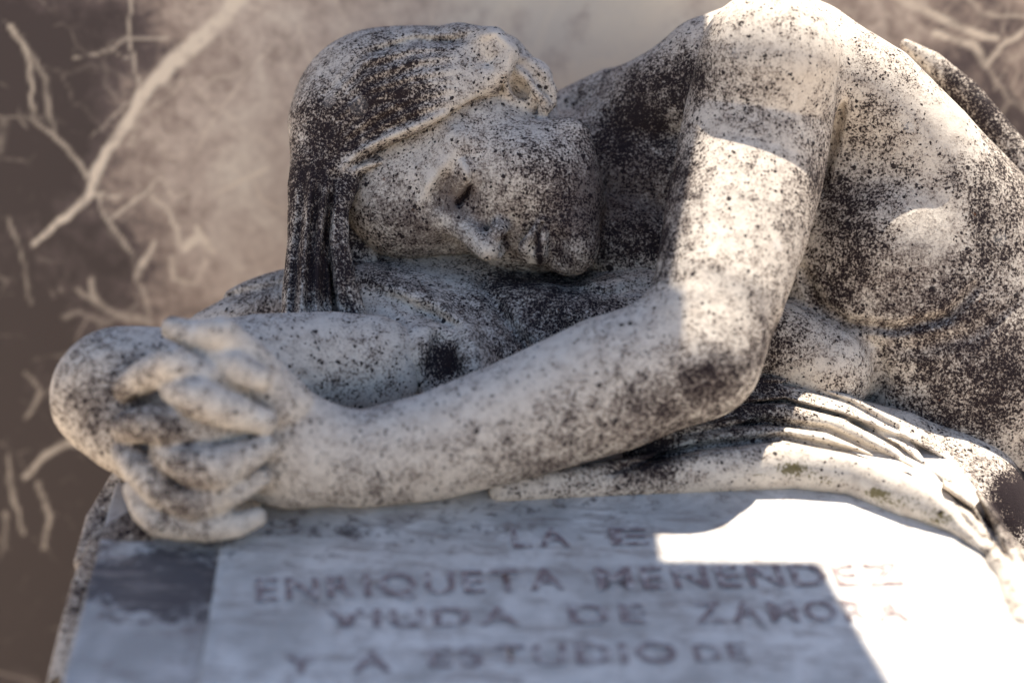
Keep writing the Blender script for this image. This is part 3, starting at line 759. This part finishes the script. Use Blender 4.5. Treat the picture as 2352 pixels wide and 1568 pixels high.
GRIME_SHADE = dict(
 body=[(880, 480, 90, .24), (960, 560, 90, .22), (1110, 540, 110, .02), (1290, 600, 120, .15), (1335, 470, 90, .10), (1250, 400, 110, .08), (1150, 330, 120, .14), (1050, 430, 70, .12), (1450, 350, 130, .46), (1460, 560, 120, .36), (1480, 180, 120, .36),
       (1590, 180, 60, .4), (1560, 420, 40, .25), (1530, 560, 40, .25), (1720, 110, 60, .12), (1750, 260, 110, .15), (1860, 420, 50, .25), (1960, 300, 110, .30), (1930, 520, 120, .32), (2050, 650, 130, .34), (1900, 650, 80, .18), (2270, 560, 150, .40), (2250, 400, 100, .28), (2310, 870, 170, .42), (2130, 860, 120, .25),
       (1770, 780, 70, .45), (1930, 900, 60, .2), (2200, 980, 100, .2), (2145, 520, 75, -.85), (2180, 290, 45, -.4), (1660, 860, 90, .25), (1500, 960, 150, .30), (1250, 1060, 140, .25), (800, 1130, 120, .14), (250, 980, 120, .28), (230, 860, 90, .15), (430, 1130, 120, .22), (430, 990, 60, .05),
       (880, 860, 110, .25), (760, 900, 80, .12), (650, 780, 80, -.1), (1300, 800, 100, -.15), (1000, 960, 120, -.1)],
 hair=[(950, 220, 220, .14), (790, 300, 150, .36), (720, 500, 150, .40), (720, 650, 90, .28), (900, 200, 60, .25), (1100, 150, 90, -.05), (1000, 280, 80, -.05), (1230, 190, 60, .4)],
 cloth=[(1250, 740, 250, .45), (1015, 830, 55, .75), (900, 700, 70, -.15), (880, 640, 90, .35), (1700, 900, 120, .55), (1750, 960, 160, .50), (1500, 1030, 90, .7), (1750, 1075, 220, -.45), (2100, 1150, 150, -.45), (2150, 1010, 90, .40), (2300, 1200, 100, .40), (2250, 280, 200, .6), (2350, 1130, 80, .9),  # shade of the hollow beside the far arm is painted in among the dirt
       (300, 1160, 90, .5), (200, 1350, 120, .4), (380, 1230, 80, .15), (600, 700, 120, .25)])
FILM = dict(body=[(1150, 420, 240, .36), (2080, 600, 280, .26), (1450, 350, 160, .3), (870, 480, 90, .38), (960, 540, 80, .36), (1080, 520, 90, .25), (1280, 590, 110, .40), (1340, 450, 80, .35), (1050, 445, 45, .35), (1480, 480, 140, .5), (1640, 880, 80, .5), (1500, 980, 140, .55), (1250, 1080, 130, .45), (2050, 680, 150, .30), (2300, 800, 170, .45), (250, 970, 110, .45), (430, 1140, 110, .5), (1780, 800, 80, .4), (2180, 1010, 120, .35)],
 hair=[(900, 230, 200, .25), (760, 330, 140, .30), (720, 520, 120, .35), (720, 660, 80, .3)],
 cloth=[(1250, 720, 220, .6), (1700, 940, 160, .5), (300, 1200, 150, .6), (180, 1400, 150, .5), (2250, 1080, 120, .4)])
# worn high points with painted light; painted shade in slit, nostril, lips (negative)
PAINTED_RELIEF = dict(body=[([(1040, 356), (1012, 385), (985, 425), (968, 460)], 13, .45), ([(1062, 372), (1072, 400), (1074, 420)], 9, .7), ([(1020, 505), (1080, 540), (1130, 580)], 26, .45), ([(1215, 570), (1222, 600)], 10, .5), ([(1250, 545), (1258, 585)], 10, .5), ([(1320, 590), (1335, 560)], 14, .4),
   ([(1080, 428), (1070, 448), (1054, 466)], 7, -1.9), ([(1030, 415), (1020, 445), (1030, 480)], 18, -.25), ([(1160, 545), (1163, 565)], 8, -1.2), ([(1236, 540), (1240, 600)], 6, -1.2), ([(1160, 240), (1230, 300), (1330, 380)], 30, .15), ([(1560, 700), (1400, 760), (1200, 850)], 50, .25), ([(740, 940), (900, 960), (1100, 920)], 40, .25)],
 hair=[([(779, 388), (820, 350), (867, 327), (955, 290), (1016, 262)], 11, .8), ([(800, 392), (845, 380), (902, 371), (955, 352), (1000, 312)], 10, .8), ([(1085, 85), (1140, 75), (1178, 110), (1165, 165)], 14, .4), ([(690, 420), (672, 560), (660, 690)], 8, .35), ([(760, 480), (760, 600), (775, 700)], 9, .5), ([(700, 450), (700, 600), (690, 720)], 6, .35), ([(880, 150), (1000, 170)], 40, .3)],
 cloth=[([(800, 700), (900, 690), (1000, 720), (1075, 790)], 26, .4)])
OLIVE = [(1820, 1075, 50, .75), (1740, 1090, 25, .4), (1900, 1105, 60, .45), (2060, 1150, 70, .55), (2160, 1190, 60, .6), (2250, 1230, 40, .4), (2010, 1130, 30, .6)]
def attrs_for(kind, V, base):
    u, v = uv_of(V); g = np.full(len(V), base); o = np.zeros(len(V))
    for (a, b, r, t) in GRIME_SHADE[kind]: g += t * np.exp(-((u - a) ** 2 + (v - b) ** 2) / (r * r))
    if kind == 'cloth':
        for (a, b, r, t) in OLIVE: o += t * np.exp(-((u - a) ** 2) / (r * r) - ((v - b) ** 2) / ((r * .45) ** 2))
    f = np.full(len(V), .12)
    for (a, b, r, t) in FILM.get(kind, ()): f += t * np.exp(-((u - a) ** 2 + (v - b) ** 2) / (r * r))
    for pts, w, am in PAINTED_RELIEF.get(kind, ()):
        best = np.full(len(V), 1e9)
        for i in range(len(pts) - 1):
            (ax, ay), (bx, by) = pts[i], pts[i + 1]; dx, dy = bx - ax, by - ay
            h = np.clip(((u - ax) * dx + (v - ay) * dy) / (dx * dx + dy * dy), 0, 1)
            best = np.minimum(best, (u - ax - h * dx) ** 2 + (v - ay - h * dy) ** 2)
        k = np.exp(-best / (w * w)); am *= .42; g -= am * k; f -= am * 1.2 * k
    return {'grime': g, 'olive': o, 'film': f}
for nm, sc, base, lo, hi in (('body', body, .26, (-.46, 1.18, -.20), (.62, 1.82, .37)), ('hair', hair, .36, (-.26, 1.33, -.03), (.06, 1.66, .34)), ('drapery', cloth, .25, (-.46, 1.24, -.34), (.60, 1.74, .34))):
    V, Q = sc.mesh(lo, hi, VOX)
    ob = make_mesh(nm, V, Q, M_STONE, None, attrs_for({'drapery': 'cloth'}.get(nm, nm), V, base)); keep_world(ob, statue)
    print(nm, len(V), len(Q), round(time.time() - T0, 1))
